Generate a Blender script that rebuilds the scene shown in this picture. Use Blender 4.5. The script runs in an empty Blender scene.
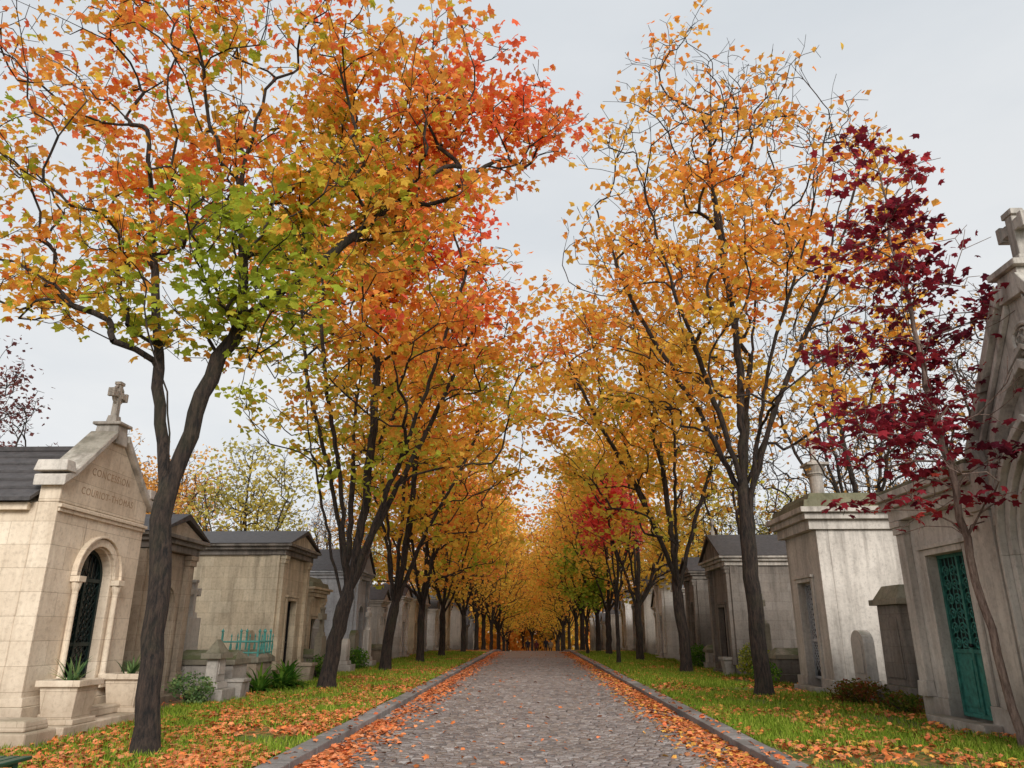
import bpy, math, random
import numpy as np
from mathutils import Vector, Matrix, noise as mn
random.seed(7)
SC=bpy.context.scene
COL=SC.collection
def lin(r,g,b):
    f=lambda c:(c/255/12.92) if c/255<=.04045 else ((c/255+.055)/1.055)**2.4
    return (f(r),f(g),f(b))
def drop(y):
    # the avenue passes over a gentle crest and runs downhill beyond it
    d=min(y,178)-60
    if d<=0: return 0.0
    return -.05*d*d/24 if d<12 else -.05*(d-6)
# ------------------------------------------------------------ node helpers
def newmat(name):
    m=bpy.data.materials.new(name); m.use_nodes=True
    nt=m.node_tree; nt.nodes.clear()
    out=nt.nodes.new('ShaderNodeOutputMaterial')
    b=nt.nodes.new('ShaderNodeBsdfPrincipled')
    nt.links.new(b.outputs[0],out.inputs[0])
    return m,nt,b,out
def N(nt,t,**k):
    n=nt.nodes.new(t)
    for a,v in k.items(): setattr(n,a,v)
    return n
def mixc(nt,fac,a,b,blend='MIX'):
    n=nt.nodes.new('ShaderNodeMix'); n.data_type='RGBA'; n.blend_type=blend
    for s,v in ((n.inputs[0],fac),(n.inputs[6],a),(n.inputs[7],b)):
        if isinstance(v,bpy.types.NodeSocket): nt.links.new(v,s)
        elif isinstance(v,(int,float)): s.default_value=v
        else: s.default_value=(*v,1)
    return n.outputs[2]
def math_(nt,op,a,b=0.0,clamp=False):
    n=nt.nodes.new('ShaderNodeMath'); n.operation=op; n.use_clamp=clamp
    for s,v in ((n.inputs[0],a),(n.inputs[1],b)):
        if isinstance(v,bpy.types.NodeSocket): nt.links.new(v,s)
        else: s.default_value=v
    return n.outputs[0]
def ramp(nt,v,lo,hi,a=0.0,b=1.0):
    n=nt.nodes.new('ShaderNodeMapRange'); n.clamp=True
    nt.links.new(v,n.inputs[0])
    for i,x in enumerate((lo,hi,a,b)): n.inputs[i+1].default_value=x
    return n.outputs[0]
def noise_(nt,vec,scale,detail=5,rough=.6):
    n=N(nt,'ShaderNodeTexNoise'); n.inputs['Scale'].default_value=scale
    n.inputs['Detail'].default_value=detail; n.inputs['Roughness'].default_value=rough
    if vec: nt.links.new(vec,n.inputs['Vector'])
    return n.outputs[0]
def vscale(nt,vec,s):
    n=N(nt,'ShaderNodeVectorMath',operation='MULTIPLY'); nt.links.new(vec,n.inputs[0]); n.inputs[1].default_value=s
    return n.outputs[0]
def bump(nt,b,h,strength=.5,dist=.02):
    n=N(nt,'ShaderNodeBump'); n.inputs['Strength'].default_value=strength; n.inputs['Distance'].default_value=dist
    nt.links.new(h,n.inputs['Height']); nt.links.new(n.outputs[0],b.inputs['Normal'])

def stone(name,base,dark,joint=(.62,.3),stain=.55,moss=.4,rough=.85):
    m,nt,b,o=newmat(name)
    g=N(nt,'ShaderNodeNewGeometry'); P=g.outputs['Position']
    n1=noise_(nt,P,.9,5,.65)
    c=mixc(nt,ramp(nt,n1,.35,.68),base,tuple(.62*x+.38*y for x,y in zip(base,dark)))
    st=noise_(nt,vscale(nt,P,(3.2,3.2,.3)),1.0,5,.7)
    c=mixc(nt,math_(nt,'MULTIPLY',ramp(nt,st,.47,.7),stain),c,dark)
    sp=noise_(nt,P,14,5,.75)
    c=mixc(nt,ramp(nt,sp,.5,.75,0,.45),c,tuple(x*.6 for x in dark))
    c=mixc(nt,ramp(nt,sp,.28,.42,.25,0),c,tuple(min(1,x*1.35) for x in base))
    sep=N(nt,'ShaderNodeSeparateXYZ'); nt.links.new(P,sep.inputs[0])
    low=math_(nt,'MULTIPLY',ramp(nt,sep.outputs[2],.1,1.1,.7,0),ramp(nt,n1,.3,.6,.4,1))
    c=mixc(nt,low,c,tuple(x*.7 for x in dark))
    hi=math_(nt,'MULTIPLY',ramp(nt,sep.outputs[2],3.0,4.4,0,.6),ramp(nt,st,.4,.62))
    c=mixc(nt,math_(nt,'MULTIPLY',hi,stain),c,tuple(x*.6 for x in dark))
    sn=N(nt,'ShaderNodeSeparateXYZ'); nt.links.new(g.outputs['Normal'],sn.inputs[0])
    up=ramp(nt,sn.outputs[2],.3,.8)
    mo=math_(nt,'MULTIPLY',math_(nt,'MULTIPLY',up,ramp(nt,n1,.38,.55)),moss)
    c=mixc(nt,mo,c,(.08,.09,.03))
    h=sp
    if joint:
        add=math_(nt,'ADD',sep.outputs[0],sep.outputs[1])
        cmb=N(nt,'ShaderNodeCombineXYZ'); nt.links.new(add,cmb.inputs[0]); nt.links.new(sep.outputs[2],cmb.inputs[1])
        br=N(nt,'ShaderNodeTexBrick'); nt.links.new(cmb.outputs[0],br.inputs['Vector'])
        br.inputs['Scale'].default_value=1; br.inputs['Brick Width'].default_value=joint[0]; br.inputs['Row Height'].default_value=joint[1]
        br.inputs['Mortar Size'].default_value=.005; br.inputs['Mortar Smooth'].default_value=.3
        br.inputs['Color1'].default_value=(1,1,1,1); br.inputs['Color2'].default_value=(.84,.81,.78,1); br.inputs['Mortar'].default_value=(.6,.56,.52,1)
        c=mixc(nt,.85,c,br.outputs['Color'],'MULTIPLY')
        h=math_(nt,'SUBTRACT',sp,math_(nt,'MULTIPLY',br.outputs['Fac'],.8))
    nt.links.new(c,b.inputs['Base Color']); b.inputs['Roughness'].default_value=rough
    bump(nt,b,h,.5,.012)
    return m
def plain(name,col,rough=.6,metal=0,var=.35,scale=6,bmp=.2):
    m,nt,b,o=newmat(name)
    g=N(nt,'ShaderNodeNewGeometry'); n=noise_(nt,g.outputs['Position'],scale,5,.65)
    c=mixc(nt,ramp(nt,n,.35,.7),col,tuple(x*(1-var) for x in col))
    nt.links.new(c,b.inputs['Base Color']); b.inputs['Roughness'].default_value=rough; b.inputs['Metallic'].default_value=metal
    if bmp: bump(nt,b,n,bmp,.02)
    return m
def leafmat(name,trans=.35):
    m=bpy.data.materials.new(name); m.use_nodes=True; nt=m.node_tree; nt.nodes.clear()
    o=nt.nodes.new('ShaderNodeOutputMaterial'); b=nt.nodes.new('ShaderNodeBsdfDiffuse')
    a=N(nt,'ShaderNodeAttribute',attribute_name='Col')
    nt.links.new(a.outputs['Color'],b.inputs[0])
    t=N(nt,'ShaderNodeBsdfTranslucent'); nt.links.new(a.outputs['Color'],t.inputs[0])
    mx=N(nt,'ShaderNodeMixShader'); mx.inputs[0].default_value=trans
    nt.links.new(b.outputs[0],mx.inputs[1]); nt.links.new(t.outputs[0],mx.inputs[2]); nt.links.new(mx.outputs[0],o.inputs[0])
    return m
LEAF=leafmat('leaf_foliage',.5); FALL=leafmat('leaf_fallen',.1); GRASSM=leafmat('grass_blade',.25)
CREAM=stone('limestone_cream',lin(240,224,202),lin(168,146,122),(.75,.36),.35,.3)
GREYL=stone('limestone_pale',lin(212,204,194),lin(118,110,102),None,.6,.4)
GREYR=stone('render_grey',lin(206,198,188),lin(110,104,98),None,.65,.5)
TAN=stone('sandstone_tan',lin(226,210,182),lin(124,112,94),(.7,.35),.6,.6)
BROWN=stone('stone_brown',lin(194,176,154),lin(94,84,74),(.6,.3),.6,.6)
DARKS=stone('stone_blackened',lin(146,138,130),lin(60,56,52),(.6,.32),.65,.7)
BLUEG=stone('stone_bluegrey',lin(200,202,206),lin(110,112,116),(.8,.4),.5,.3)
WHITE=stone('stone_white',lin(238,236,232),lin(160,154,148),(.8,.4),.4,.2)
MOSSY=stone('stone_mossy',lin(152,144,126),lin(72,68,56),None,.6,1.0)
GRAN=stone('kerb_granite',lin(178,172,168),lin(102,96,94),None,.35,.1)
SLATE=plain('roof_slate',lin(80,76,76),.6,0,.5,9,.5)
ZINC=plain('roof_zinc',lin(112,116,120),.5,.2,.35,3,.1)
MOSSR=stone('roof_mossy',lin(132,128,104),lin(66,66,46),None,.6,.55)
BLACK=plain('iron_black',lin(30,30,32),.5,.4,.4,20,.1)
DARKIN=plain('dark_glass',lin(22,24,26),.15,0,.3,4,0)  # dark glass of the backing panel behind the door grilles
TEAL=plain('iron_verdigris',lin(96,172,160),.55,.1,.45,16,.2)
TEALB=plain('bronze_verdigris',lin(62,134,122),.55,.1,.6,9,.3)
TEALD=plain('bronze_verdigris_dark',lin(16,40,38),.5,.2,.5,10,.2)
GREEND=plain('paint_dark_green',lin(20,74,52),.4,0,.3,8,.05)
SOIL=plain('soil_dark',lin(52,42,32),.95,0,.5,14,.6)
INSCR=plain('inscription_incised',lin(176,150,124),.9,0,.2,10,0)
INSCD=plain('inscription_dark',lin(90,82,74),.9,0,.2,10,0)
# ------------------------------------------------------------ mesh helpers
class MB:
    def __init__(s): s.v=[]; s.f=[]
    def add(s,vs,fs):
        o=len(s.v); s.v+= [tuple(p) for p in vs]; s.f+=[tuple(i+o for i in f) for f in fs]
    def box(s,x0,x1,y0,y1,z0,z1,t=0.0):
        s.add([(x0,y0,z0),(x1,y0,z0),(x1,y1,z0),(x0,y1,z0),(x0+t,y0+t,z1),(x1-t,y0+t,z1),(x1-t,y1-t,z1),(x0+t,y1-t,z1)],
              [(3,2,1,0),(4,5,6,7),(0,1,5,4),(1,2,6,5),(2,3,7,6),(3,0,4,7)])
    def prism_x(s,poly,x0,x1):
        n=len(poly)
        s.add([(x0,p[0],p[1]) for p in poly]+[(x1,p[0],p[1]) for p in poly],
              [tuple(range(n))[::-1],tuple(range(n,2*n))]+[(i,(i+1)%n,n+(i+1)%n,n+i) for i in range(n)])
    def lathe(s,prof,cx,cy,n=14):
        m=len(prof); vs=[];fs=[]
        for r,z in prof:
            for k in range(n):
                a=2*math.pi*k/n; vs.append((cx+r*math.cos(a),cy+r*math.sin(a),z))
        for j in range(m-1):
            for k in range(n):
                fs.append((j*n+k,j*n+(k+1)%n,(j+1)*n+(k+1)%n,(j+1)*n+k))
        fs.append(tuple(range(n))[::-1]); fs.append(tuple((m-1)*n+k for k in range(n)))
        s.add(vs,fs)
    def tube(s,pts,r,n=6):
        P=[Vector(p) for p in pts]; m=len(P); vs=[];fs=[]
        for i,p in enumerate(P):
            d=(P[min(i+1,m-1)]-P[max(i-1,0)]).normalized()
            ref=Vector((0,0,1)) if abs(d.z)<.9 else Vector((1,0,0))
            a=d.cross(ref).normalized(); b2=d.cross(a)
            rr=r[i] if isinstance(r,(list,tuple)) else r
            for k in range(n):
                t=2*math.pi*k/n; q=p+a*math.cos(t)*rr+b2*math.sin(t)*rr; vs.append(tuple(q))
        for i in range(m-1):
            for k in range(n): fs.append((i*n+k,i*n+(k+1)%n,(i+1)*n+(k+1)%n,(i+1)*n+k))
        fs.append(tuple(range(n))[::-1]); fs.append(tuple((m-1)*n+k for k in range(n)))
        s.add(vs,fs)
    def obj(s,name,mat,parent=None,bevel=0,loc=None,smooth=False):
        me=bpy.data.meshes.new(name); me.from_pydata(s.v,[],s.f); me.validate()
        import bmesh
        bm=bmesh.new(); bm.from_mesh(me); bmesh.ops.recalc_face_normals(bm,faces=bm.faces); bm.to_mesh(me); bm.free()
        me.materials.append(mat)
        if smooth: me.polygons.foreach_set('use_smooth',[True]*len(me.polygons))
        ob=bpy.data.objects.new(name,me); COL.objects.link(ob)
        if parent: ob.parent=parent
        if loc: ob.location=loc
        if bevel:
            b=ob.modifiers.new('bevel','BEVEL'); b.width=bevel; b.segments=2; b.limit_method='ANGLE'
        return ob
def empty(name,loc,label,cat,rot=0,group=None):
    e=bpy.data.objects.new(name,None); e.empty_display_size=.3; e.location=(loc[0],loc[1],loc[2]+drop(loc[1])); e.rotation_euler=(0,0,rot)
    COL.objects.link(e); e['label']=label; e['category']=cat
    if group: e['group']=group
    return e
def fastmesh(name,V,F,mat,col=None,smooth=False):
    me=bpy.data.meshes.new(name); V=np.asarray(V,dtype=np.float32); F=np.asarray(F,dtype=np.int32)
    nf,k=F.shape
    me.vertices.add(len(V)); me.vertices.foreach_set('co',V.ravel())
    me.loops.add(nf*k); me.loops.foreach_set('vertex_index',F.ravel())
    me.polygons.add(nf); me.polygons.foreach_set('loop_start',np.arange(nf,dtype=np.int32)*k)
    try: me.polygons.foreach_set('loop_total',np.full(nf,k,dtype=np.int32))
    except Exception: pass
    me.update(calc_edges=True)
    me.polygons.foreach_set('use_smooth',np.full(nf,smooth))
    if col is not None:
        a=me.color_attributes.new('Col','FLOAT_COLOR','POINT')
        c=np.ones((len(V),4),dtype=np.float32); c[:,:3]=np.clip(col,0,.93); a.data.foreach_set('color',c.ravel())
    me.materials.append(mat)
    return me
def link(name,me,parent=None,loc=None):
    ob=bpy.data.objects.new(name,me); COL.objects.link(ob)
    if parent: ob.parent=parent
    if loc: ob.location=loc
    return ob
def maple():
    outer=[]
    seq=[(-90,.30),(-55,.45),(-18,.78),(8,.56),(35,.98),(63,.66),(90,1.1),(117,.66),(145,.98),(172,.56),(198,.78),(235,.45)]
    for a,r in seq:
        outer.append((r*.55*math.cos(math.radians(a)),r*.55*math.sin(math.radians(a)),-.16*r*r))
    V=[(0,0,0)]+outer; n=len(outer)
    F=[(0,1+i,1+(i+1)%n) for i in range(n)]
    return np.array(V),np.array(F)
def leaf5():
    V=[(0,-.45,0),(.55,-.1,-.14),(.3,.2,-.03),(0,.62,-.12),(-.3,.2,-.03),(-.55,-.1,-.14)]
    F=[(0,1,2),(0,2,4),(2,3,4),(0,4,5)]
    return np.array(V,dtype=float),np.array(F)
def kite():
    V=[(0,-.5,0),(.42,0,-.1),(0,.5,0),(-.42,0,-.1)]
    return np.array(V,dtype=float),np.array([(0,1,2),(0,2,3)])
MAPLE,LEAF5,KITE=maple(),leaf5(),kite()
def leafcloud(C,colr,size,tmpl,rng,up=.5):
    n=len(C); TV,TF=tmpl
    nr=rng.normal(size=(n,3)); nr[:,2]=np.abs(nr[:,2])+up; nr/=np.linalg.norm(nr,axis=1)[:,None]
    tx=np.cross(nr,rng.normal(size=(n,3))); tx/=np.linalg.norm(tx,axis=1)[:,None]; ty=np.cross(nr,tx)
    S=size[:,None,None]
    V=C[:,None,:]+S*(TV[None,:,0:1]*tx[:,None,:]+TV[None,:,1:2]*ty[:,None,:]+TV[None,:,2:3]*nr[:,None,:])
    k=len(TV); F=(TF[None]+(np.arange(n)*k)[:,None,None]).reshape(-1,3)
    cc=np.repeat(colr,k,axis=0)
    return V.reshape(-1,3),F,cc
def palette(ts,pal):
    pal=np.array([lin(*p) for p in pal]); x=np.clip(ts,0,.9999)*(len(pal)-1); i=x.astype(int); f=(x-i)[:,None]
    return pal[i]*(1-f)+pal[i+1]*f
# ------------------------------------------------------------ bark
def barkmat(name,a,b_,moss):
    m,nt,b,o=newmat(name)
    g=N(nt,'ShaderNodeNewGeometry'); P=g.outputs['Position']
    n=noise_(nt,vscale(nt,P,(16,16,3.0)),1.3,6,.75); n2=noise_(nt,P,1.7,3)
    c=mixc(nt,ramp(nt,n,.4,.62),a,b_)
    c=mixc(nt,ramp(nt,n2,.5,.7,0,moss),c,lin(66,64,42))
    nt.links.new(c,b.inputs['Base Color']); b.inputs['Roughness'].default_value=.9
    bump(nt,b,n,1.0,.045); return m
BARK=barkmat('tree_bark',lin(18,14,13),lin(70,56,47),.35)
BARKP=barkmat('tree_bark_pale',lin(96,76,68),lin(150,128,116),.2)
# ------------------------------------------------------------ tree growing
def grow(seed,trunk,limbs,targets,R,twig=.006,minz=2.0,sides=8):
    rng=np.random.default_rng(seed)
    cap=50000; pos=np.zeros((cap,3)); par=np.full(cap,-1); pl=np.zeros(cap); dr=np.zeros((cap,3)); n=0
    def addnode(p,pa):
        nonlocal n
        pos[n]=p; par[n]=pa
        if pa>=0:
            d=pos[n]-pos[pa]; L=np.linalg.norm(d); pl[n]=pl[pa]+L; dr[n]=d/max(L,1e-6)
        else: dr[n]=(0,0,1)
        n+=1; return n-1
    def poly(pts,start,step=.3,jit=.02):
        cur=start
        pts=[np.array(p,float) for p in pts]
        full=[pos[start].copy()]+pts if start>=0 else pts
        if start<0: cur=addnode(full[0],-1)
        for i in range(len(full)-1):
            a,b=full[i],full[i+1]; p0=full[i-1] if i>0 else a-(b-a); p3=full[i+2] if i+2<len(full) else b+(b-a)
            k=max(1,int(np.linalg.norm(b-a)/step))
            for j in range(1,k+1):
                t=j/k
                q=.5*((2*a)+(-p0+b)*t+(2*p0-5*a+4*b-p3)*t*t+(-p0+3*a-3*b+p3)*t**3)
                q=q+rng.normal(size=3)*jit*(1 if (j<k or i<len(full)-2) else 0)
                cur=addnode(q,cur)
    poly(trunk,-1)
    for lb in limbs:
        s=np.array(lb[0]); j=int(np.argmin(np.linalg.norm(pos[:n]-s,axis=1))); poly(lb[1:],j)
    base=np.array(trunk[-1]); order=np.argsort(np.linalg.norm(targets-base,axis=1)*(1+.25*rng.random(len(targets))))
    for k in order:
        T=targets[k]; d=pos[:n]-T; dist=np.linalg.norm(d,axis=1); hor=np.hypot(d[:,0],d[:,1])
        cost=dist+.22*pl[:n]+1.6*np.maximum(0,pos[:n,2]-T[2]+.35*hor)+1000*(pos[:n,2]<minz)
        j=int(np.argmin(cost)); L=dist[j]; a=pos[j].copy(); da=dr[j].copy()
        sd=rng.normal(size=3)*.35
        ctrl=a+(da*.45+np.array([0,0,.22])+sd*.4)*L*.45+(T-a)*.2
        ns=max(2,int(L/.28)); cur=j
        for s in range(1,ns+1):
            t=s/ns; q=(1-t)**2*a+2*t*(1-t)*ctrl+t*t*T
            if s<ns: q=q+rng.normal(size=3)*.018
            cur=addnode(q,cur)
        for _ in range(2):
            v=dr[cur]+rng.normal(size=3)*.7+np.array([0,0,.15]); v/=np.linalg.norm(v)
            addnode(pos[cur]+v*rng.uniform(.25,.5),cur)
    pos=pos[:n];par=par[:n];dr=dr[:n]
    acc=np.zeros(n)
    nchild=np.bincount(par[1:],minlength=n); acc[nchild==0]=1
    for i in range(n-1,0,-1): acc[par[i]]+=acc[i]
    p=math.log(max(acc[0],3))/math.log(R/twig)
    r=twig*acc**(1/p)
    r*=1+.4*np.exp(-(pos[:,2]-pos[0,2])/.25)*(pos[:,2]<pos[0,2]+1.2)
    best=np.zeros(n)-1; bi=np.full(n,-1)
    for i in range(1,n):
        if acc[i]>best[par[i]]: best[par[i]]=acc[i]; bi[par[i]]=i
    idx=np.arange(1,n); main=bi[par[idx]]==idx
    def rings(c,d,rad):
        big=np.abs(d[:,2])>.5
        rf=np.where(big[:,None],np.array([[0.9,.43,0]]),np.array([[0,.05,1.]]))
        u=np.cross(d,rf); u/=np.maximum(np.linalg.norm(u,axis=1)[:,None],1e-6); w=np.cross(d,u)
        th=2*np.pi*np.arange(sides)/sides
        return c[:,None,:]+rad[:,None,None]*(np.cos(th)[None,:,None]*u[:,None,:]+np.sin(th)[None,:,None]*w[:,None,:])
    A=rings(pos,dr,r)
    big=np.abs(dr[:,2])>.5
    own=(~main)|(big[idx]!=big[par[idx]])
    ex=idx[own]; rs=np.where(main[own],r[par[ex]],np.minimum(r[par[ex]]*.95,r[ex]*1.15))
    B=rings(pos[par[ex]],dr[ex],rs)
    V=np.concatenate([A.reshape(-1,3),B.reshape(-1,3)])
    start=par[idx].copy(); start[own]=n+np.arange(own.sum())
    k=np.arange(sides); k2=(k+1)%sides
    F=np.stack([start[:,None]*sides+k,start[:,None]*sides+k2,idx[:,None]*sides+k2,idx[:,None]*sides+k],axis=2).reshape(-1,4)
    return V,F
def sample(ells,rng,thresh=-.15,ns=.55,seed=0,minz=3.5):
    out=[]
    for c,r,cnt in ells:
        c=np.array(c);r=np.array(r);k=0;tries=0
        while k<cnt and tries<cnt*40:
            tries+=1
            d=rng.normal(size=3); d/=np.linalg.norm(d); q=c+r*d*(rng.random()**.42)
            if q[2]<minz: continue
            if mn.noise(Vector((q[0]*ns+seed,q[1]*ns,q[2]*ns*1.3)))<thresh: continue
            out.append(q); k+=1
    return np.array(out)
def make_tree(name,label,loc,seed,trunk,limbs,ells,R,pal,tfun,per,lsize,tmpl,sigma=.3,thresh=-.12,dens=None,minz=3.5,twig=.006,sides=8,tw_minz=2.0,group='trees lining the cobbled avenue',bri=(.85,1.18),up=.45,jit=.1,bark=None,flat=.6,ns=.55):
    rng=np.random.default_rng(seed)
    T=sample(ells,rng,thresh,seed=seed*3.1,minz=minz,ns=ns)
    V,F=grow(seed,trunk,limbs,T,R,twig,tw_minz,sides)
    e=empty(name,loc,label,'tree',0,group)
    link('trunk',fastmesh('trunk',V,F,bark or BARK,smooth=True),e)
    cn=[];cl=[];sz=[]
    for q in T:
        dn=dens(q) if dens else 1
        m=rng.poisson(per*dn*rng.gamma(1.6,.62))
        if m==0: continue
        pc=q+rng.normal(size=(m,3))*np.array([sigma,sigma,sigma*flat])
        tt=tfun(q)+.5*mn.noise(Vector((q[0]*.5+seed,q[1]*.5,q[2]*.5)))+rng.normal(size=m)*jit+rng.normal()*.08
        cn.append(pc); cl.append(palette(tt,pal)*rng.uniform(bri[0],bri[1],size=(m,1)))
        sz.append(lsize*rng.uniform(.6,1.2,size=m))
    C=np.concatenate(cn); CC=np.concatenate(cl); S=np.concatenate(sz)
    LV,LF,LC=leafcloud(C,CC,S,tmpl,rng,up)
    link('crown',fastmesh('crown',LV,LF,LEAF,LC),e)
    return e
G=.1
def loc_pts(b,pts): return [(p[0]-b[0],p[1]-b[1],p[2]-G) for p in pts]
b=(-4.92,10.25)
trunk=loc_pts(b,[(-4.92,10.25,.02),(-5.05,10.35,1.2),(-5.2,10.5,2.5),(-5.32,10.6,3.4)])
limbs=[loc_pts(b,[(-5.32,10.6,3.4),(-5.72,10.8,4.9),(-6.1,11,6.4),(-6.45,11,8.2),(-6.9,11.1,10.2)]),
       loc_pts(b,[(-5.32,10.6,3.4),(-5.12,10.7,4.4),(-4.95,10.7,5.3),(-4.6,10.8,6.3)]),
       loc_pts(b,[(-4.6,10.8,6.3),(-4.75,10.9,7.4),(-4.95,10.9,8.8),(-4.7,10.8,10.8)]),
       loc_pts(b,[(-4.6,10.8,6.3),(-4.0,10.9,6.9),(-3.3,11,7.6),(-2.2,11.2,8.8),(-1.2,11.5,9.8)]),
       loc_pts(b,[(-5.32,10.6,3.4),(-5.3,10.3,4.6),(-5.6,10.1,5.6),(-5.9,10,6.8)])]
def E(b,c,r,n): return ((c[0]-b[0],c[1]-b[1],c[2]-G),r,n)
ells=[E(b,(-7.6,11.2,10.6),(3.2,2.6,3.0),235),E(b,(-3.4,11.4,10.9),(3.4,2.8,2.7),300),E(b,(-4.6,10.6,7.6),(2.6,1.8,1.3),100),
      E(b,(-.9,12.2,10.9),(2.0,1.4,1.2),80),E(b,(-8.2,11,7.8),(1.9,1.4,1.5),70),E(b,(-2.6,11.2,8.4),(1.9,1.3,1.3),80),E(b,(-4.8,10.2,6.1),(2.5,1.2,.8),52)]
P_OR=[(160,176,62),(200,196,72),(242,192,84),(252,172,82),(252,150,80),(250,124,84)]
def t1(q):
    d=math.sqrt((q[0]-.6)**2+(q[1]-.3)**2+((q[2]-6.2)*1.05)**2)
    return -.02+.115*d+.02*q[0]
make_tree('maple_tree','tall maple with forked dark trunk and orange green leaves',(b[0],b[1],G),11,trunk,limbs,ells,.15,P_OR,t1,14,.19,MAPLE,sigma=.29,thresh=.03,minz=5.0,sides=10,twig=.0048,jit=.2,tw_minz=3.2,ns=.8,flat=.4)
def rowtree(name,label,x,y,seed,H,R,cr,zc0,pal,tf,per=20,ls=.15,nT=620,dens=None,lean=(0,0),fork=3.2,thresh=-.15,tmpl=LEAF5,cx=0.0,sig=.32,group='trees lining the cobbled avenue',nl=5,spread=1.0,**kw):
    rng=np.random.default_rng(seed+500)
    tr=[(0,0,-.05),(lean[0]*.3,lean[1]*.3,fork*.5),(lean[0],lean[1],fork)]
    lb=[[(lean[0],lean[1],fork),(lean[0]+cx*.3+.15,lean[1],fork+(H-fork)*.25),(lean[0]+cx*.7-.15,lean[1]+.1,fork+(H-fork)*.6),(lean[0]+cx,lean[1],H*.93)]]
    for i in range(nl):
        a=2.4*i+.6*rng.random()+seed; f=cr*.55*spread
        z0=fork*(.8+.35*rng.random()); g=rng.uniform(-.05,.07)
        lb.append([(lean[0],lean[1],min(z0,fork)),(lean[0]+cx*.2+math.cos(a)*f*.3,lean[1]+math.sin(a)*f*.3,fork+(H-fork)*(.15+g)),(lean[0]+cx*.5+math.cos(a)*f*.75,lean[1]+math.sin(a)*f*.75,fork+(H-fork)*(.38+g)),(lean[0]+cx+math.cos(a)*f*1.1,lean[1]+math.sin(a)*f*1.1,fork+(H-fork)*(.64+g))])
    zm=(zc0+H)/2; hh=(H-zc0)/2
    el=[((lean[0]+cx,lean[1],zm-hh*.15),(cr,cr*.9,hh*.85),int(nT*.65)),((lean[0]+cx*1.1,lean[1],zm+hh*.35),(cr*.7,cr*.65,hh*.65),int(nT*.35))]
    return make_tree(name,label,(x,y,G),seed,tr,lb,el,R,pal,tf,per,ls,tmpl,sigma=sig,thresh=thresh,minz=zc0,dens=dens,tw_minz=fork*.75,group=group,**kw)
P_RED=[(186,192,72),(240,198,86),(252,180,84),(252,158,84),(252,134,86),(248,112,90)]
rowtree('maple_tree','maple with several dark stems and orange red leaves',-5.5,21.2,22,16.8,.21,5.1,5.2,P_RED,lambda q:-.28+.06*q[2]+.03*q[0],per=17,ls=.2,nT=800,lean=(.4,0),fork=2.4,cx=.8,nl=6,thresh=-.03,jit=.15)
rowtree('maple_tree','maple with dark trunk and yellow orange leaves',-5.8,31.0,33,16,.21,4.9,4.8,[(180,188,68),(240,202,84),(252,188,82),(252,168,82),(250,150,84)],lambda q:-.08+.05*q[2],per=16,ls=.23,nT=540,lean=(.3,0),fork=2.6,cx=1.1,jit=.15)
dR=lambda q: 1.3 if q[2]<11.5 else (.95 if q[2]<14 else (.25 if q[0]>0 else .45))
P_YO=[(226,196,84),(248,196,88),(252,178,82),(250,160,78),(246,138,76)]
rowtree('lime_tree','tall slender tree with sparse orange yellow leaves',5.45,19.0,44,19.6,.19,5.3,5.6,P_YO,lambda q:.1+.032*q[2],per=11,ls=.185,nT=950,dens=dR,lean=(.0,0),fork=4.9,cx=.25,thresh=.0,nl=6,sig=.3,spread=1.25,twig=.0055,jit=.14,flat=.45)
rowtree('lime_tree','spreading tree with golden yellow leaves and bare tips',5.6,29.0,55,18.0,.2,5.4,4.4,[(206,196,80),(248,206,90),(252,190,86),(252,172,80),(246,150,76)],lambda q:-.03+.04*q[2],per=13,ls=.22,nT=720,lean=(-.15,0),fork=3.4,cx=-1.1,dens=lambda q:1.2 if q[2]<13 else .4,thresh=-.05,jit=.14,spread=1.1)
# crimson maple
b=(6.4,10.9)
tr=loc_pts(b,[(6.46,10.9,.02),(6.34,10.95,1.6),(6.25,11,3.2),(6.18,11,4.6),(6.08,11,6.5),(5.95,11,9.3)])
el=[E(b,(6.15,11,4.7),(2.2,1.6,1.7),125),E(b,(6.05,11,6.7),(1.5,1.2,1.6),64),E(b,(5.95,11,8.4),(.8,.6,1.6),34)]
make_tree('maple_tree','slender young maple with dark crimson leaves',(b[0],b[1],G),66,tr,[],el,.055,[(88,34,46),(124,42,54),(152,50,62),(176,60,66),(220,100,72)],lambda q:.38,10,.175,MAPLE,sigma=.2,thresh=.0,minz=2.7,twig=.0045,tw_minz=2.0,bri=(.7,1.3),sides=7,bark=BARKP,flat=.25,ns=1.2,jit=.17,up=.8)
def copy_tree(src,x,y,rot,sc,label):
    e=src.copy(); e.location=(x,y,G+drop(y)); e.rotation_euler=(0,0,rot); e.scale=(sc,sc,sc*random.uniform(.9,1.02)); e['label']=label
    COL.objects.link(e)
    for c in src.children:
        k=c.copy(); k.parent=e; COL.objects.link(k)
    return e
gv=[('orange','avenue tree with dense bright orange crown',71,P_OR,lambda q:.2+.035*q[2],22),
    ('gold','avenue tree with golden yellow orange crown',72,P_YO,lambda q:.0+.035*q[2],20),
    ('redor','avenue tree with coral orange crown',73,P_RED,lambda q:.05+.045*q[2],22)]
spots={'orange':(-5.5,38.5),'gold':(5.5,40.2),'redor':(-5.3,46)}
src={}
for k,lab,sd,pal,tf,per in gv:
    x,y=spots[k]
    src[k]=rowtree('avenue_tree',lab,x,y,sd,14.5,.18,5.1,3.3,pal,tf,per=per,ls=.27,nT=350,lean=(0,0),fork=2.6,cx=0,sides=6,tmpl=KITE,twig=.009,sig=.45,bri=(.95,1.25))
labs={g[0]:g[1] for g in gv}
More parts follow.
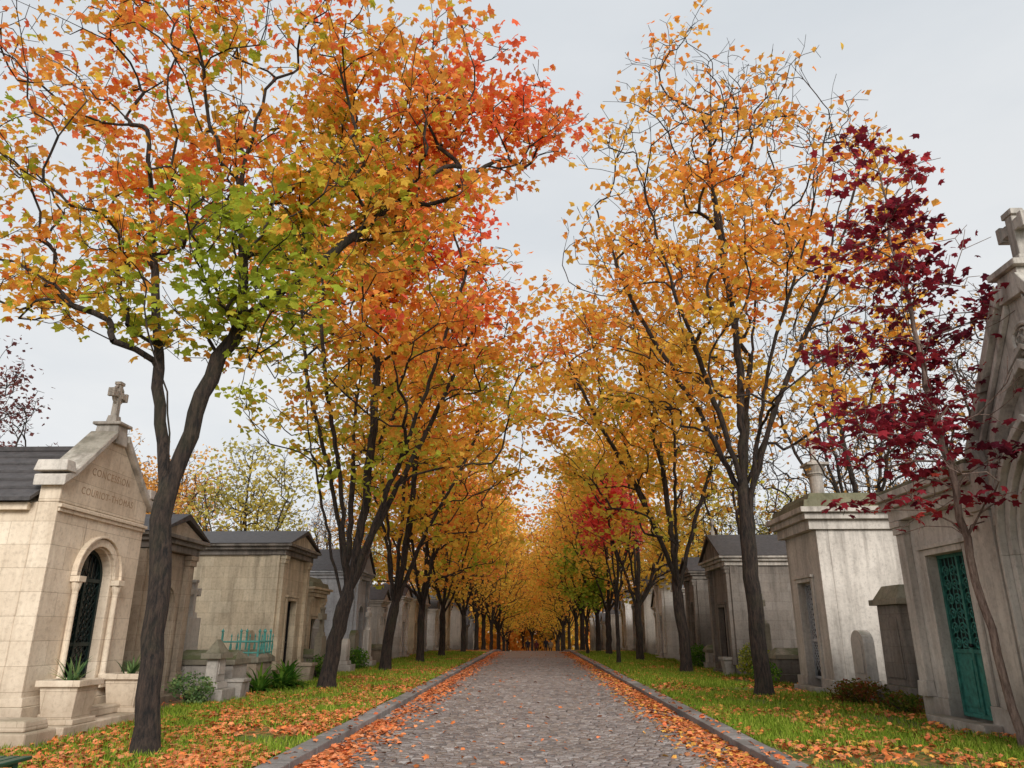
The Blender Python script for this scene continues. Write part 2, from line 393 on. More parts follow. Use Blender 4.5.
for i,y in enumerate([54,62,69,77,85,94,103,113,122]):
    k=['gold','orange','gold','gold','orange','gold','orange','gold','orange'][i]
    copy_tree(src[k],-4.75+random.uniform(-.3,.3)+min(.9,(y-50)/25),y+random.uniform(-1,1),random.uniform(0,6.28),random.uniform(.92,1.12),labs[k])
for i,y in enumerate([49,57,65,73,81,90,100,110,121]):
    k=['gold','orange','gold','gold','redor','gold','gold','orange','gold'][i]
    copy_tree(src[k],4.8+random.uniform(-.3,.3)-min(.9,(y-48)/25),y+random.uniform(-1,1),random.uniform(0,6.28),random.uniform(.88,1.1),labs[k])
for x,y,k in [(-4,133,'gold'),(3,136,'gold'),(9,131,'orange'),(-11,134,'gold'),(0,143,'orange'),(14,138,'gold'),(-1.5,129,'gold'),(1.5,131,'gold'),(0,118,'gold')]:
    copy_tree(src[k],x,y,random.uniform(0,6.28),random.uniform(1.1,1.4),labs[k])
rowtree('scarlet_tree','small tree with vivid scarlet pink crown',3.95,36.2,81,9.3,.09,1.7,4.6,[(250,104,84),(254,104,96),(254,134,120)],lambda q:.5,per=26,ls=.2,nT=120,fork=2.8,tmpl=KITE,sides=6,sig=.28,nl=3,twig=.008,bri=(1.0,1.3))
rowtree('young_tree','small tree with yellow green leaves',3.5,50,82,7.4,.1,1.8,2.8,[(140,168,62),(180,198,80),(216,216,92)],lambda q:.4,per=28,ls=.22,nT=120,fork=2.0,tmpl=KITE,sides=6,sig=.35,nl=3,twig=.008,bri=(1.0,1.25))
BG='trees standing behind the tombs'
bgY=rowtree('woodland_tree','thinning tree with yellow green leaves behind tombs',-17,44,91,13,.2,4.6,4.0,[(156,154,84),(204,190,100),(230,198,100)],lambda q:.45,per=10,ls=.26,nT=330,fork=2.6,tmpl=KITE,sides=5,sig=.45,group=BG,twig=.01)
bgB=rowtree('woodland_tree','nearly bare tree with thin grey branches',12.5,29,92,15.5,.2,4.6,4.5,[(180,140,76),(210,150,72)],lambda q:.5,per=1.6,ls=.2,nT=560,fork=3.2,tmpl=KITE,sides=5,sig=.4,group=BG,twig=.008)
bgO=rowtree('woodland_tree','tree with thin golden orange leaves behind tombs',-24,50,93,14,.2,4.8,4.5,[(206,148,80),(232,172,90),(240,188,94)],lambda q:.5,per=9,ls=.26,nT=330,fork=2.8,tmpl=KITE,sides=5,sig=.45,group=BG,twig=.01)
bgP=rowtree('woodland_tree','dark purple leaved tree behind tombs',-26.5,34,94,15.4,.2,3.6,4.0,[(96,64,66),(132,84,80),(152,100,82)],lambda q:.5,per=8,ls=.22,nT=330,fork=2.8,tmpl=KITE,sides=5,sig=.4,group=BG,twig=.01)
for x,y,s,r in [(-29,50,bgO,1.05),(-33,60,bgO,1.1),(-13,62,bgY,.85),(-12,80,bgO,.95),(-20,74,bgB,1.0),(-28,80,bgY,1.2),(-42,66,bgO,1.0),(-13,52,bgB,.8),(-21,38,bgO,.8),(11,50,bgY,.85),(12,64,bgO,.9),(19,42,bgB,.95),(10.5,38,bgB,.8),(20,58,bgY,1.0),(28,50,bgB,1),(13,82,bgY,1.0),(24,34,bgY,.75),(14.5,22,bgB,.85),(-14,98,bgO,1),(15,100,bgO,1)]:
    copy_tree(s,x,y,random.uniform(0,6.28),r,s['label'])
# ------------------------------------------------------------ ground
def sheet(name,xs,ys,z,mat,zf=None):
    nx=len(xs)-1; ny=len(ys)-1
    V=[(x,y,(zf(x) if zf else z)+drop(y)) for y in ys for x in xs]
    F=[(j*(nx+1)+i,j*(nx+1)+i+1,(j+1)*(nx+1)+i+1,(j+1)*(nx+1)+i) for j in range(ny) for i in range(nx)]
    ob=link(name,fastmesh(name,V,F,mat)); ob['kind']='structure'; return ob
def vergemat():
    m,nt,b,o=newmat('verge_turf_and_leaves')
    g=N(nt,'ShaderNodeNewGeometry'); P=g.outputs['Position']
    n=noise_(nt,P,.8,5,.65); f=noise_(nt,P,22,5,.7); v=N(nt,'ShaderNodeTexVoronoi'); v.inputs['Scale'].default_value=11; nt.links.new(P,v.inputs['Vector'])
    c=mixc(nt,ramp(nt,f,.35,.65),lin(58,76,24),lin(112,128,46))
    c=mixc(nt,ramp(nt,n,.5,.62,0,.8),c,mixc(nt,f,lin(70,56,40),lin(128,106,78)))
    sep=N(nt,'ShaderNodeSeparateXYZ'); nt.links.new(P,sep.inputs[0])
    lf=math_(nt,'MULTIPLY',ramp(nt,sep.outputs[0],-3,3,.8,.3),ramp(nt,noise_(nt,P,1.6,4),.42,.6))
    cs=N(nt,'ShaderNodeSeparateColor'); nt.links.new(v.outputs['Color'],cs.inputs[0])
    lf=math_(nt,'MULTIPLY',lf,ramp(nt,cs.outputs[1],.4,.5))
    c=mixc(nt,lf,c,mixc(nt,cs.outputs[0],lin(170,98,56),lin(228,144,88)))
    ax=math_(nt,'ABSOLUTE',sep.outputs[0])
    c=mixc(nt,ramp(nt,ax,7.0,8.4,0,.75),c,mixc(nt,f,lin(84,74,60),lin(130,116,96)))
    nt.links.new(c,b.inputs['Base Color']); b.inputs['Roughness'].default_value=.95; bump(nt,b,f,.7,.04); return m
VERGE=vergemat()
KI,KO=2.86,3.17
YS=[-15,20,58]+[60+1.5*i for i in range(9)]+[80,100,130,150,178]
sheet('ground',[-900,0,900],[-300]+YS+[1500],-.06,VERGE)
sheet('verge',[-90,-KO+.02],YS,.1,VERGE); sheet('verge',[KO-.02,90],YS,.1,VERGE)
camber=lambda x: .05*(1-(x/3.2)**2)
def roadmat():
    m,nt,b,o=newmat('road_setts_far')
    g=N(nt,'ShaderNodeNewGeometry'); P=g.outputs['Position']
    br=N(nt,'ShaderNodeTexBrick'); nt.links.new(P,br.inputs['Vector']); br.inputs['Scale'].default_value=1
    br.inputs['Brick Width'].default_value=.17; br.inputs['Row Height'].default_value=.115; br.inputs['Mortar Size'].default_value=.012
    br.inputs['Color1'].default_value=(*lin(118,110,108),1); br.inputs['Color2'].default_value=(*lin(154,144,140),1); br.inputs['Mortar'].default_value=(*lin(46,40,36),1)
    n=noise_(nt,P,1.1,5)
    c=mixc(nt,ramp(nt,n,.4,.7,0,.4),br.outputs['Color'],lin(100,88,80))
    nt.links.new(c,b.inputs['Base Color']); b.inputs['Roughness'].default_value=.5; return m
sheet('road',list(np.linspace(-KI-.03,KI+.03,13)),YS,0,roadmat(),lambda x:camber(x)-.03)
rng=np.random.default_rng(3)
def settmat():
    m,nt,b,o=newmat('granite_setts')
    a=N(nt,'ShaderNodeAttribute',attribute_name='Col'); g=N(nt,'ShaderNodeNewGeometry'); P=g.outputs['Position']
    f=noise_(nt,P,30,4,.7); n=noise_(nt,P,.7,4)
    c=mixc(nt,ramp(nt,f,.35,.7,0,.5),a.outputs['Color'],lin(70,64,62))
    c=mixc(nt,ramp(nt,n,.45,.7,0,.35),c,lin(90,76,66))
    nt.links.new(c,b.inputs['Base Color']); nt.links.new(ramp(nt,n,.3,.7,.32,.52),b.inputs['Roughness']); bump(nt,b,f,.35,.01); return m
cen=[];dim=[]
y=4.0
while y<46:
    ph=.115*rng.uniform(.96,1.04); x=-KI+rng.uniform(-.12,0)
    while x<KI:
        w=rng.uniform(.14,.19)
        cen.append((x+w/2,y+ph/2+.02*math.sin(x*.9+y*.2))); dim.append((w*.5-.008,ph*.5-.008)); x+=w
    y+=ph
cen=np.array(cen);dim=np.array(dim)
ok=np.abs(cen[:,0])<KI-.02; cen=cen[ok];dim=dim[ok]; n=len(cen)
sq=np.array([(-1,-1),(1,-1),(1,1),(-1,1)],float)
zt=rng.normal(size=n)*.004; tl=rng.normal(size=(n,2))*.04
V=np.zeros((n,12,3))
cz=.05*(1-(cen[:,0]/3.2)**2)
for k,(s,z) in enumerate(((1.0,-.045),(.94,.0),(.7,.013))):
    for c in range(4):
        ox=sq[c,0]*dim[:,0]*s; oy=sq[c,1]*dim[:,1]*s
        jx=rng.normal(size=n)*.003*(k>0); jy=rng.normal(size=n)*.002*(k>0)
        V[:,k*4+c,0]=cen[:,0]+ox+jx; V[:,k*4+c,1]=cen[:,1]+oy+jy
        V[:,k*4+c,2]=cz+z+zt+(tl[:,0]*ox+tl[:,1]*oy)*(k>0)
TF=[]
for k in range(2):
    for c in range(4): TF.append((k*4+c,k*4+(c+1)%4,(k+1)*4+(c+1)%4,(k+1)*4+c))
TF.append((8,9,10,11)); TF=np.array(TF)
F=(TF[None]+(np.arange(n)*12)[:,None,None]).reshape(-1,4)
cc=palette(rng.random(n),[(100,92,90),(124,114,110),(144,134,130),(132,118,108),(166,158,154)])
ob=link('cobblestone_paving',fastmesh('cobblestone_paving',V.reshape(-1,3),F,settmat(),np.repeat(cc,12,axis=0))); ob['kind']='structure'
for sx in (-1,1):
    mb=MB(); y=-5.0
    while y<150:
        L=random.uniform(.9,1.3) if y<76 else 6
        dz=random.uniform(-.006,.006)
        x0,x1=(KI,KO) if sx>0 else (-KO,-KI)
        mb.box(x0,x1,y+.006,y+L-.006,-.05,.125+dz); y+=L
    mb.v=[(p[0],p[1],p[2]+drop(p[1])) for p in mb.v]
    o=mb.obj('kerb',GRAN,bevel=.012); o['kind']='structure'
def scatter(n,xf,yf,size,pal,zf,seed,up=2.0,tmpl=MAPLE,cl=(-.55,.35)):
    r=np.random.default_rng(seed); X=xf(r,n); Y=yf(r,n)
    keep=np.array([mn.noise(Vector((a*.9,b2*.5,seed)))>r.uniform(*cl) for a,b2 in zip(X,Y)]); X=X[keep];Y=Y[keep]; n=len(X)
    C=np.stack([X,Y,zf(X)+r.uniform(.012,.035,n)],axis=1)
    return leafcloud(C,palette(r.random(n),pal)*r.uniform(.6,1.15,(n,1)),size*r.uniform(.6,1.2,n),tmpl,r,up)
PF=[(160,98,62),(210,122,72),(236,136,78),(244,160,108),(226,120,80),(212,146,104),(166,110,76)]
PFY=PF+[(240,184,90),(236,170,84)]
ydist=lambda lo,hi:(lambda r,n: lo*(hi/lo)**r.random(n))
zr=lambda X:.05*(1-(X/3.2)**2)
parts=[scatter(30000,lambda r,n:-KO-np.abs(r.normal(size=n))*2.2,ydist(8,60),.108,PF,lambda X:X*0+.13,1,cl=(-.3,.4)),
 scatter(8500,lambda r,n:-KI+np.abs(r.normal(size=n))*.36,ydist(8,60),.11,PF,zr,2),
 scatter(12500,lambda r,n:KI-np.abs(r.normal(size=n))*.32,ydist(8,60),.11,PFY,zr,3,cl=(-.7,.25)),
 scatter(13000,lambda r,n:KO+.05+r.random(n)*4.4,ydist(8,60),.11,PFY,lambda X:X*0+.135,4,cl=(-.35,.4)),
 scatter(600,lambda r,n:r.uniform(-2.7,2.7,n),ydist(8,60),.11,PF,zr,5),
 scatter(600,lambda r,n:np.sign(r.uniform(-1,1,n))*r.uniform(KI,KO,n),ydist(8,60),.11,PF,lambda X:X*0+.128,6)]
off=0;VV=[];FF=[];C3=[]
for v,f,c in parts:
    VV.append(v);FF.append(f+off);C3.append(c);off+=len(v)
ob=link('fallen_leaves',fastmesh('fallen_leaves',np.concatenate(VV),np.concatenate(FF),FALL,np.concatenate(C3))); ob['kind']='stuff'; ob['label']='scattered fallen orange maple leaves on grass and kerbs'
def grass(n,x0,x1,seed,pal):
    r=np.random.default_rng(seed); X=r.uniform(x0,x1,n); Y=8.5*(55/8.5)**r.random(n)
    keep=np.array([mn.noise(Vector((a*.7,b2*.45,seed)))>r.uniform(-.5,.25) for a,b2 in zip(X,Y)]); X=X[keep];Y=Y[keep];n=len(X)
    h=r.uniform(.03,.10,n)*(1+Y/60); w=r.uniform(.004,.008,n)*(1+Y/18); a=r.uniform(0,6.28,n); ln=r.normal(size=(n,2))*.035
    V=np.zeros((n,3,3)); V[:,0]=np.stack([X-np.cos(a)*w,Y-np.sin(a)*w,X*0+.1],1); V[:,1]=np.stack([X+np.cos(a)*w,Y+np.sin(a)*w,X*0+.1],1); V[:,2]=np.stack([X+ln[:,0],Y+ln[:,1],.1+h],1)
    return V.reshape(-1,3),np.arange(n*3).reshape(-1,3),np.repeat(palette(r.random(n),pal)*r.uniform(.6,1.1,(n,1)),3,axis=0)
PG=[(86,114,34),(122,150,48),(152,174,62),(178,180,84)]
a1=grass(80000,-7.3,-KO-.01,1,PG); a2=grass(110000,KO+.01,7.4,2,PG)
ob=link('grass',fastmesh('grass',np.concatenate([a1[0],a2[0]]),np.concatenate([a1[1],a2[1]+len(a1[0])]),GRASSM,np.concatenate([a1[2],a2[2]]))); ob['kind']='stuff'; ob['label']='short green grass blades along the verges'
# ------------------------------------------------------------ mausoleums
def cross_mesh(mb,x,y,z,h,t=.06,arm=.32):
    mb.box(x-t,x+t,y-t,y+t,z,z+h,.008)
    mb.box(x-t*.95,x+t*.95,y-h*arm,y-t*.98,z+h*.58,z+h*.58+2*t,0); mb.box(x-t*.95,x+t*.95,y+t*.98,y+h*arm,z+h*.58,z+h*.58+2*t,0)
    for yy,zz in ((y-h*arm,z+h*.58+t),(y+h*arm,z+h*.58+t)):
        mb.box(x-t*1.1,x+t*1.1,yy-t*.6,yy+t*.6,zz-t*1.45,zz+t*1.45)
    mb.box(x-t*1.12,x+t*1.12,y-t*1.4,y+t*1.4,z+h-t*.6,z+h+t*.5)
    mb.box(x-t*1.8,x+t*1.8,y-t*1.8,y+t*1.8,z-.12,z+.03,.02)
def arch_curve(hw,spring,pointed,n=14):
    pts=[]
    if not pointed:
        for i in range(n+1):
            a=math.pi*(1-i/n); pts.append((hw*math.cos(a),spring+hw*math.sin(a)))
    else:
        R=hw*2.0*pointed; cx=R-hw
        a0=math.acos(cx/R)
        h=n//2
        for i in range(h+1):
            a=a0*i/h; pts.append((cx-R*math.cos(a),spring+R*math.sin(a)))
        pts+=[(-p[0],p[1]) for p in pts[::-1][1:]]
    return pts
def front_panel(mb,W,z0,H,ow,oz,oh,x0,x1,arch=False,pointed=0):
    hw=ow/2
    mb.box(x0,x1,-W/2,-hw,z0,H); mb.box(x0,x1,hw,W/2,z0,H)
    if oz>z0+.01: mb.box(x0,x1,-hw,hw,z0,oz)
    if not arch: mb.box(x0,x1,-hw,hw,oh,H)
    else:
        c=arch_curve(hw,oh,pointed); top=max(H,c[len(c)//2][1]+.1)
        for i in range(len(c)-1):
            a,b2=c[i],c[i+1]
            mb.add([(x1,a[0],a[1]),(x1,b2[0],b2[1]),(x1,b2[0],top),(x1,a[0],top),(x0,a[0],a[1]),(x0,b2[0],b2[1]),(x0,b2[0],top),(x0,a[0],top)],
                   [(0,1,2,3),(4,5,1,0),(3,2,6,7),(5,4,7,6)])
def arch_band(mb,hw,spring,th,x0,x1,pointed=0,legs=None):
    c=arch_curve(hw,spring,pointed); o=arch_curve(hw+th,spring,pointed)
    for i in range(len(c)-1):
        mb.add([(x0,*c[i]),(x0,*c[i+1]),(x0,*o[i+1]),(x0,*o[i]),(x1,*c[i]),(x1,*c[i+1]),(x1,*o[i+1]),(x1,*o[i])],
               [(4,5,6,7),(0,1,5,4),(2,3,7,6)]+([(0,3,7,4)] if i==0 else [])+([(1,2,6,5)] if i==len(c)-2 else []))
    if legs is not None:
        mb.box(x0,x1,-hw-th,-hw,legs,spring); mb.box(x0,x1,hw,hw+th,legs,spring)
def add_text(txt,size,parent,x,y,z,mat,name='inscription'):
    cu=bpy.data.curves.new('txt','FONT'); cu.body=txt; cu.size=size; cu.extrude=.002; cu.align_x='CENTER'; cu.space_character=1.15
    tmp=bpy.data.objects.new('txt',cu); COL.objects.link(tmp)
    bpy.context.view_layer.update(); me=bpy.data.meshes.new_from_object(tmp.evaluated_get(bpy.context.evaluated_depsgraph_get()))
    bpy.data.objects.remove(tmp); me.materials.clear(); me.materials.append(mat)
    ob=bpy.data.objects.new(name,me); COL.objects.link(ob); ob.parent=parent; ob.location=(x,y,z); ob.rotation_euler=(math.pi/2,0,math.pi/2)
    return ob
def door(parent,w,z0,h,mat,style='grille',arch=False,x=-.2,pointed=0,back=None):
    mb=MB(); hw=w/2
    mb.box(x-.04,x,-hw+.002,hw-.002,z0,h)
    if arch:
        c=arch_curve(hw-.002,h,pointed); mb.prism_x([(p[0],p[1]) for p in c],x-.04,x)
    d=mb.obj('door',back or DARKIN,parent)
    g=MB(); f=.06
    g.box(x,x+.05,-hw+.004,-hw+f,z0,h); g.box(x,x+.05,hw-f,hw-.004,z0,h); g.box(x,x+.05,-hw+f,hw-f,z0,z0+f); g.box(x,x+.05,-.03,.03,z0+f,h-.01)
    if arch: arch_band(g,hw-.07,h,.065,x,x+.05,pointed)
    g.box(x,x+.046,-hw+f,-.031,h-f,h); g.box(x,x+.046,.031,hw-f,h-f,h)
    zm=z0+(h-z0)*.38
    for s in (-1,1):
        a,bb=sorted((s*.031,s*(hw-f)))
        g.box(x,x+.044,a,bb,zm,zm+.06)
        if style=='ornate':
            g.box(x,x+.02,a+.003,bb-.003,z0+f+.003,zm-.003)
            g.box(x+.02,x+.035,a+.07,bb-.07,z0+f+.1,zm-.1)
        nb=4
        for k in range(1,nb):
            yy=a+(bb-a)*k/nb
            ztop=h if not arch else h+math.sqrt(max(0,hw*hw-yy*yy))*.93
            g.tube([(x+.02,yy,(zm if style!='grille' else z0+f)),(x+.02,yy,ztop)],.009,5)
        if style=='ornate':
            zz=zm+.15
            while zz<h-.08:
                yc=(a+bb)/2; r=(bb-a)*.42
                for sg in (-1,1):
                    pts=[(x+.035,yc+sg*r*.5+sg*r*.5*math.cos(t)*(1-t/12),zz+r*.5*math.sin(t)*(1-t/12)) for t in np.linspace(0,9,18)]
                    g.tube(pts,.014,5)
                g.tube([(x+.03,a,zz-r*.5),(x+.03,yc,zz+r*.2),(x+.03,bb,zz-r*.5)],.011,4); zz+=r*1.1
        if style=='lattice':
            zz=z0+.1
            while zz<h-.15:
                g.tube([(x+.02,a,zz),(x+.02,bb,zz+(bb-a))],.009,4); g.tube([(x+.03,bb,zz),(x+.03,a,zz+(bb-a))],.009,4); zz+=.13
    g.obj('grille',mat,d)
    k=MB(); k.lathe([(.012,0),(.03,.02),(.03,.05),(.01,.07)],0,0,8); kn=k.obj('handle',BLACK,d); kn.rotation_euler=(0,math.pi/2,0); kn.location=(x+.045,.07,zm+.12)
    return d
def mausoleum(label,x,yc,side,W,D,H,mat,roof='gable',rise=.8,rmat=None,ow=.85,oh=2.25,arch=False,dmat=None,style='grille',cross=0,pil=True,plinth=.35,steps=1,bev=.012,name='mausoleum',ch=.34,text=None,over=.12,cap=None,back=None,sill=None):
    rmat=rmat or SLATE; dmat=dmat or BLACK
    e=empty(name,(x,yc,.1),label,'tomb',0 if side<0 else math.pi,'family tombs beside the avenue')
    w=MB(); hw=W/2; sl_=plinth if sill is None else sill
    lo=-.12 if yc<58 else -.5
    w.box(-D-.06,.07,-hw-.06,-ow/2,lo,plinth); w.box(-D-.06,.07,ow/2,hw+.06,lo,plinth); w.box(-D-.055,-.25,-ow/2,ow/2,lo,sl_-.01)
    w.box(-D,-.3,-hw,hw,sl_-.05,H-.003)
    front_panel(w,W,plinth-.02,H-.003,ow,plinth-.02,oh,-.3,0,arch)
    w.obj('wall',mat,e,bev)
    if arch:
        a=MB(); arch_band(a,ow/2+.02,oh,.13,.0,.05,0,plinth+.002); a.obj('door_surround',mat,e,.008)
    else:
        a=MB(); a.box(0,.05,-ow/2-.14,-ow/2+.002,plinth,oh+.1); a.box(0,.05,ow/2-.002,ow/2+.14,plinth,oh+.1); a.box(0,.06,-ow/2+.002,ow/2-.002,oh-.002,oh+.1); a.box(.002,.1,-ow/2-.2,ow/2+.2,oh+.103,oh+.17)
        a.obj('door_surround',mat,e,.008)
    door(e,ow,sl_-.05,oh,dmat,style,arch,back=back)
    if pil:
        for s in (-1,1):
            p=MB(); c=s*(hw-.17)
            p.box(.002,.13,c-.14,c+.14,plinth+.25,H-.25); p.box(.002,.17,c-.168,c+.168,plinth,plinth+.25,.015); p.box(.002,.17,c-.165,c+.165,H-.25,H-.12); p.box(.002,.2,c-.19,c+.19,H-.12,H-.01)
            p.obj('pilaster',mat,e,.008)
            if bev and D>1.5:
                yy0,yy1=(hw+.002,hw+.05) if s>0 else (-hw-.05,-hw-.002)
                q=MB(); q.box(-.3,-.005,yy0,yy1,plinth,H-.02); q.obj('pilaster',mat,e,.006)
                q=MB(); q.box(-D+.01,-D+.28,yy0,yy1,plinth,H-.02); q.obj('pilaster',mat,e,.006)
    cm=MB()
    cm.box(-D-over*.4,.12+over*.4,-hw-over*.5,hw+over*.5,H,H+ch*.45); cm.box(-D-over,.14+over,-hw-over*1.2,hw+over*1.2,H+ch*.45+.002,H+ch*.75); cm.box(-D-over*1.5,.2+over*1.3,-hw-over*1.8,hw+over*1.8,H+ch*.75+.002,H+ch)
    cm.obj('cornice',cap or mat,e,.01)
    z=H+ch+.002; x0=-D-over*1.4; x1=.2+over*1.2; yy=hw+over*1.7
    r=MB()
    if roof=='gable':
        pd=MB(); pd.prism_x([(-yy+.12,z),(yy-.12,z),(0,z+rise-.1)],x0+.1,x1-.1); pd.obj('pediment',mat,e)
        t=.09
        r.prism_x([(-yy-.05,z),(-yy+.07,z),(0,z+rise-.06),(0,z+rise+t)],x0,x1); r.prism_x([(yy+.05,z),(0,z+rise+t),(0,z+rise-.06),(yy-.07,z)],x0,x1)
        top=z+rise+t
    elif roof=='hip':
        r.box(x0,x1,-yy,yy,z,z+.06); r.box(x0+.05,x1-.05,-yy+.05,yy-.05,z+.062,z+rise,min(yy,(x1-x0)/2)*.75); top=z+rise
    elif roof=='flat':
        r.box(x0+.15,x1-.12,-yy+.14,yy-.14,z,z+rise*.5,.04); r.box(x0+.3,x1-.3,-yy+.32,yy-.32,z+rise*.5+.002,z+rise,.12); top=z+rise
    elif roof=='arc':
        n=10; pts=[(yy*.98*math.cos(math.pi*i/n),z+rise*math.sin(math.pi*i/n)) for i in range(n+1)]
        r.prism_x(pts,x0+.03,x1-.03); top=z+rise
    r.obj('roof',rmat,e,.01)
    if cross:
        c=MB(); cross_mesh(c,x1-.25,0,top+.08,cross,cross*.085); c.obj('cross',cap or mat,e,.006)
        if roof=='gable':
            c=MB(); c.box(x1-.42,x1-.08,-.17,.17,top-.22,top-.03,.03); c.obj('finial_base',mat,e,.006)
    if steps:
        s=MB(); s.box(.072,.352,-ow/2-.25,ow/2+.25,-.1,.145); s.obj('step',mat,e,.012)
    if text: add_text(text,.2,e,.17,0,H+.04,INSCD)
    return e
def chapel():
    x,yc=-7.55,13.0; W=2.75; hw=W/2; D=4.2
    e=empty('chapel_tomb',(x,yc,.1),'cream limestone chapel tomb with arched iron door and cross','tomb',0,'family tombs beside the avenue')
    w=MB(); w.box(-D-.08,.1,-hw-.08,hw+.08,-.12,.42); w.box(-D-.04,.06,-hw-.04,hw+.04,.42,.55,.03)
    H=3.45
    w.box(-D,-.34,-hw,hw,.5,H)
    front_panel(w,W,.5,H,1.0,.5,2.35,-.34,0,True)
    w.obj('wall',CREAM,e,.012)
    g=MB(); g.prism_x([(-hw,H+.003),(hw,H+.003),(hw,3.78),(hw-.12,3.86),(hw-.3,4.0),(.25,4.72),(-.25,4.72),(-hw+.3,4.0),(-hw+.12,3.86),(-hw,3.78)],-.34,.003); g.obj('gable',CREAM,e,.012)
    c=MB()
    for s in (-1,1):
        c.prism_x([(s*(hw+.1),3.7),(s*(hw+.1),3.88),(s*(hw-.05),3.93),(s*(hw-.22),4.04),(s*.2,4.93),(s*.2,4.8),(s*(hw-.22),3.92)],-.42,.1)
        c.box(-.43,.12,min(s*(hw-.14),s*(hw+.14)),max(s*(hw-.14),s*(hw+.14)),3.935,4.12,.03)
    c.box(-.38,.08,-.197,.197,4.7,5.05,.03); c.box(-.41,.11,-.22,.22,5.053,5.11)
    c.obj('gable_coping',GREYL,e,.015)
    c=MB(); cross_mesh(c,-.15,0,5.23,.66,.055,.33)
    c.tube([(-.15,.17*math.cos(t),5.23+.44+.17*math.sin(t)) for t in np.linspace(0,2*math.pi,20)],.028,6)
    c.obj('cross',GREYR,e,.008)
    s=MB(); s.box(-D-.05,-.43,-hw-.1,-hw-.001,H-.14,H-.02); s.box(-D-.05,-.43,hw+.001,hw+.1,H-.14,H-.02); s.box(.004,.04,-hw,hw,3.3,3.36); s.box(.004,.07,-hw-.02,hw+.02,3.363,3.42); s.obj('cornice',CREAM,e,.01)
    r=MB()
    r.prism_x([(-hw-.2,H-.01),(-hw-.2,H+.05),(0,4.62),(0,4.5)],-D-.1,-.345); r.prism_x([(hw+.2,H-.01),(0,4.5),(0,4.62),(hw+.2,H+.05)],-D-.1,-.345)
    r.box(-D-.1,-.345,-.05,.05,4.6,4.68)
    for k in range(1,6):
        f=k/6; yy=-(hw+.2)*(1-f); zz=H+.05+(4.62-H-.05)*f
        r.box(-D-.1,-.346,yy-.02,yy+.03,zz-.01,zz+.025)
    r.obj('roof',SLATE,e)
    b2=MB(); b2.prism_x([(-hw+.05,H+.002),(hw-.05,H+.002),(0,4.48)],-D,-.35); b2.obj('rear_gable',CREAM,e)
    a=MB(); arch_band(a,.53,2.35,.13,.003,.06,0,None); arch_band(a,.67,2.35,.04,.003,.1); a.obj('arch_moulding',CREAM,e,.008)
    for s_ in (-1,1):
        p=MB(); cy=s_*.61
        p.box(.003,.12,cy-.085,cy+.085,.56,.72,.01); p.lathe([(.06,.72),(.066,.76),(.05,.8),(.048,2.1),(.065,2.15),(.085,2.25)],.07,cy,12); p.box(.003,.16,cy-.1,cy+.1,2.252,2.345)
        p.obj('column',CREAM,e,.004)
    door(e,1.0,.56,2.35,TEALD,'lattice',True,-.2)
    add_text('CONCESSION',.18,e,.005,0,4.04,INSCR); add_text('COURIOT-THOMAS',.17,e,.005,0,3.68,INSCR)
    s=MB(); s.box(.103,.75,-hw-.05,hw+.05,-.12,.16); s.box(.103,.45,-hw+.3,hw-.3,.163,.3); s.obj('step',CREAM,e,.02)
    return e
chapel()
def planter(x,y,z,s,mat,label):
    e=empty('planter',(x,y,z),label,'planter',0,'stone planters beside the tombs')
    m=MB(); m.box(-s*.5,s*.5,-s*.5,s*.5,0,s*.12)
    m.add([(-s*.38,-s*.38,s*.12),(s*.38,-s*.38,s*.12),(s*.38,s*.38,s*.12),(-s*.38,s*.38,s*.12),(-s*.47,-s*.47,s*.85),(s*.47,-s*.47,s*.85),(s*.47,s*.47,s*.85),(-s*.47,s*.47,s*.85)],[(0,1,5,4),(1,2,6,5),(2,3,7,6),(3,0,4,7)])
    t=s*.1; q=s*.55
    for a in ((-q,q,-q,-q+t),(-q,q,q-t,q),(-q,-q+t,-q+t,q-t),(q-t,q,-q+t,q-t)): m.box(a[0],a[1],a[2],a[3],s*.85,s)
    m.obj('basin',mat,e,.01)
    so=MB(); so.box(-q+t,q-t,-q+t,q-t,s*.8,s*.93,.01); so.obj('soil',SOIL,e)
    return e
def blades(x,y,z,n,L,pal,label,name='spiky_plant',w=.02,droop=.5,seed=0,cat='plant'):
    r=np.random.default_rng(seed); V=[];F=[];C=[]
    for i in range(n):
        a=r.uniform(0,6.28); el=r.uniform(.5,1.45); l=L*r.uniform(.6,1.1); col=palette(np.array([r.random()]),pal)[0]*r.uniform(.7,1.15)
        p=np.array([r.normal()*.04,r.normal()*.04,0]); d=np.array([math.cos(a)*math.cos(el),math.sin(a)*math.cos(el),math.sin(el)]); sd=np.array([-math.sin(a),math.cos(a),0])
        k=6; o=len(V)
        for j in range(k+1):
            ww=w*(1-(j/k)**1.5)+.001; V.append(p-sd*ww); V.append(p+sd*ww); C+= [col,col]
            d=d+np.array([0,0,-droop/k]); p=p+d/np.linalg.norm(d)*l/k
        for j in range(k): F.append((o+2*j,o+2*j+1,o+2*j+3,o+2*j+2))
    ob=link(name,fastmesh(name,V,F,LEAF,np.array(C)),None,(x,y,z)); ob['label']=label; ob['category']=cat; ob['group']='plants among the tombs'; return ob
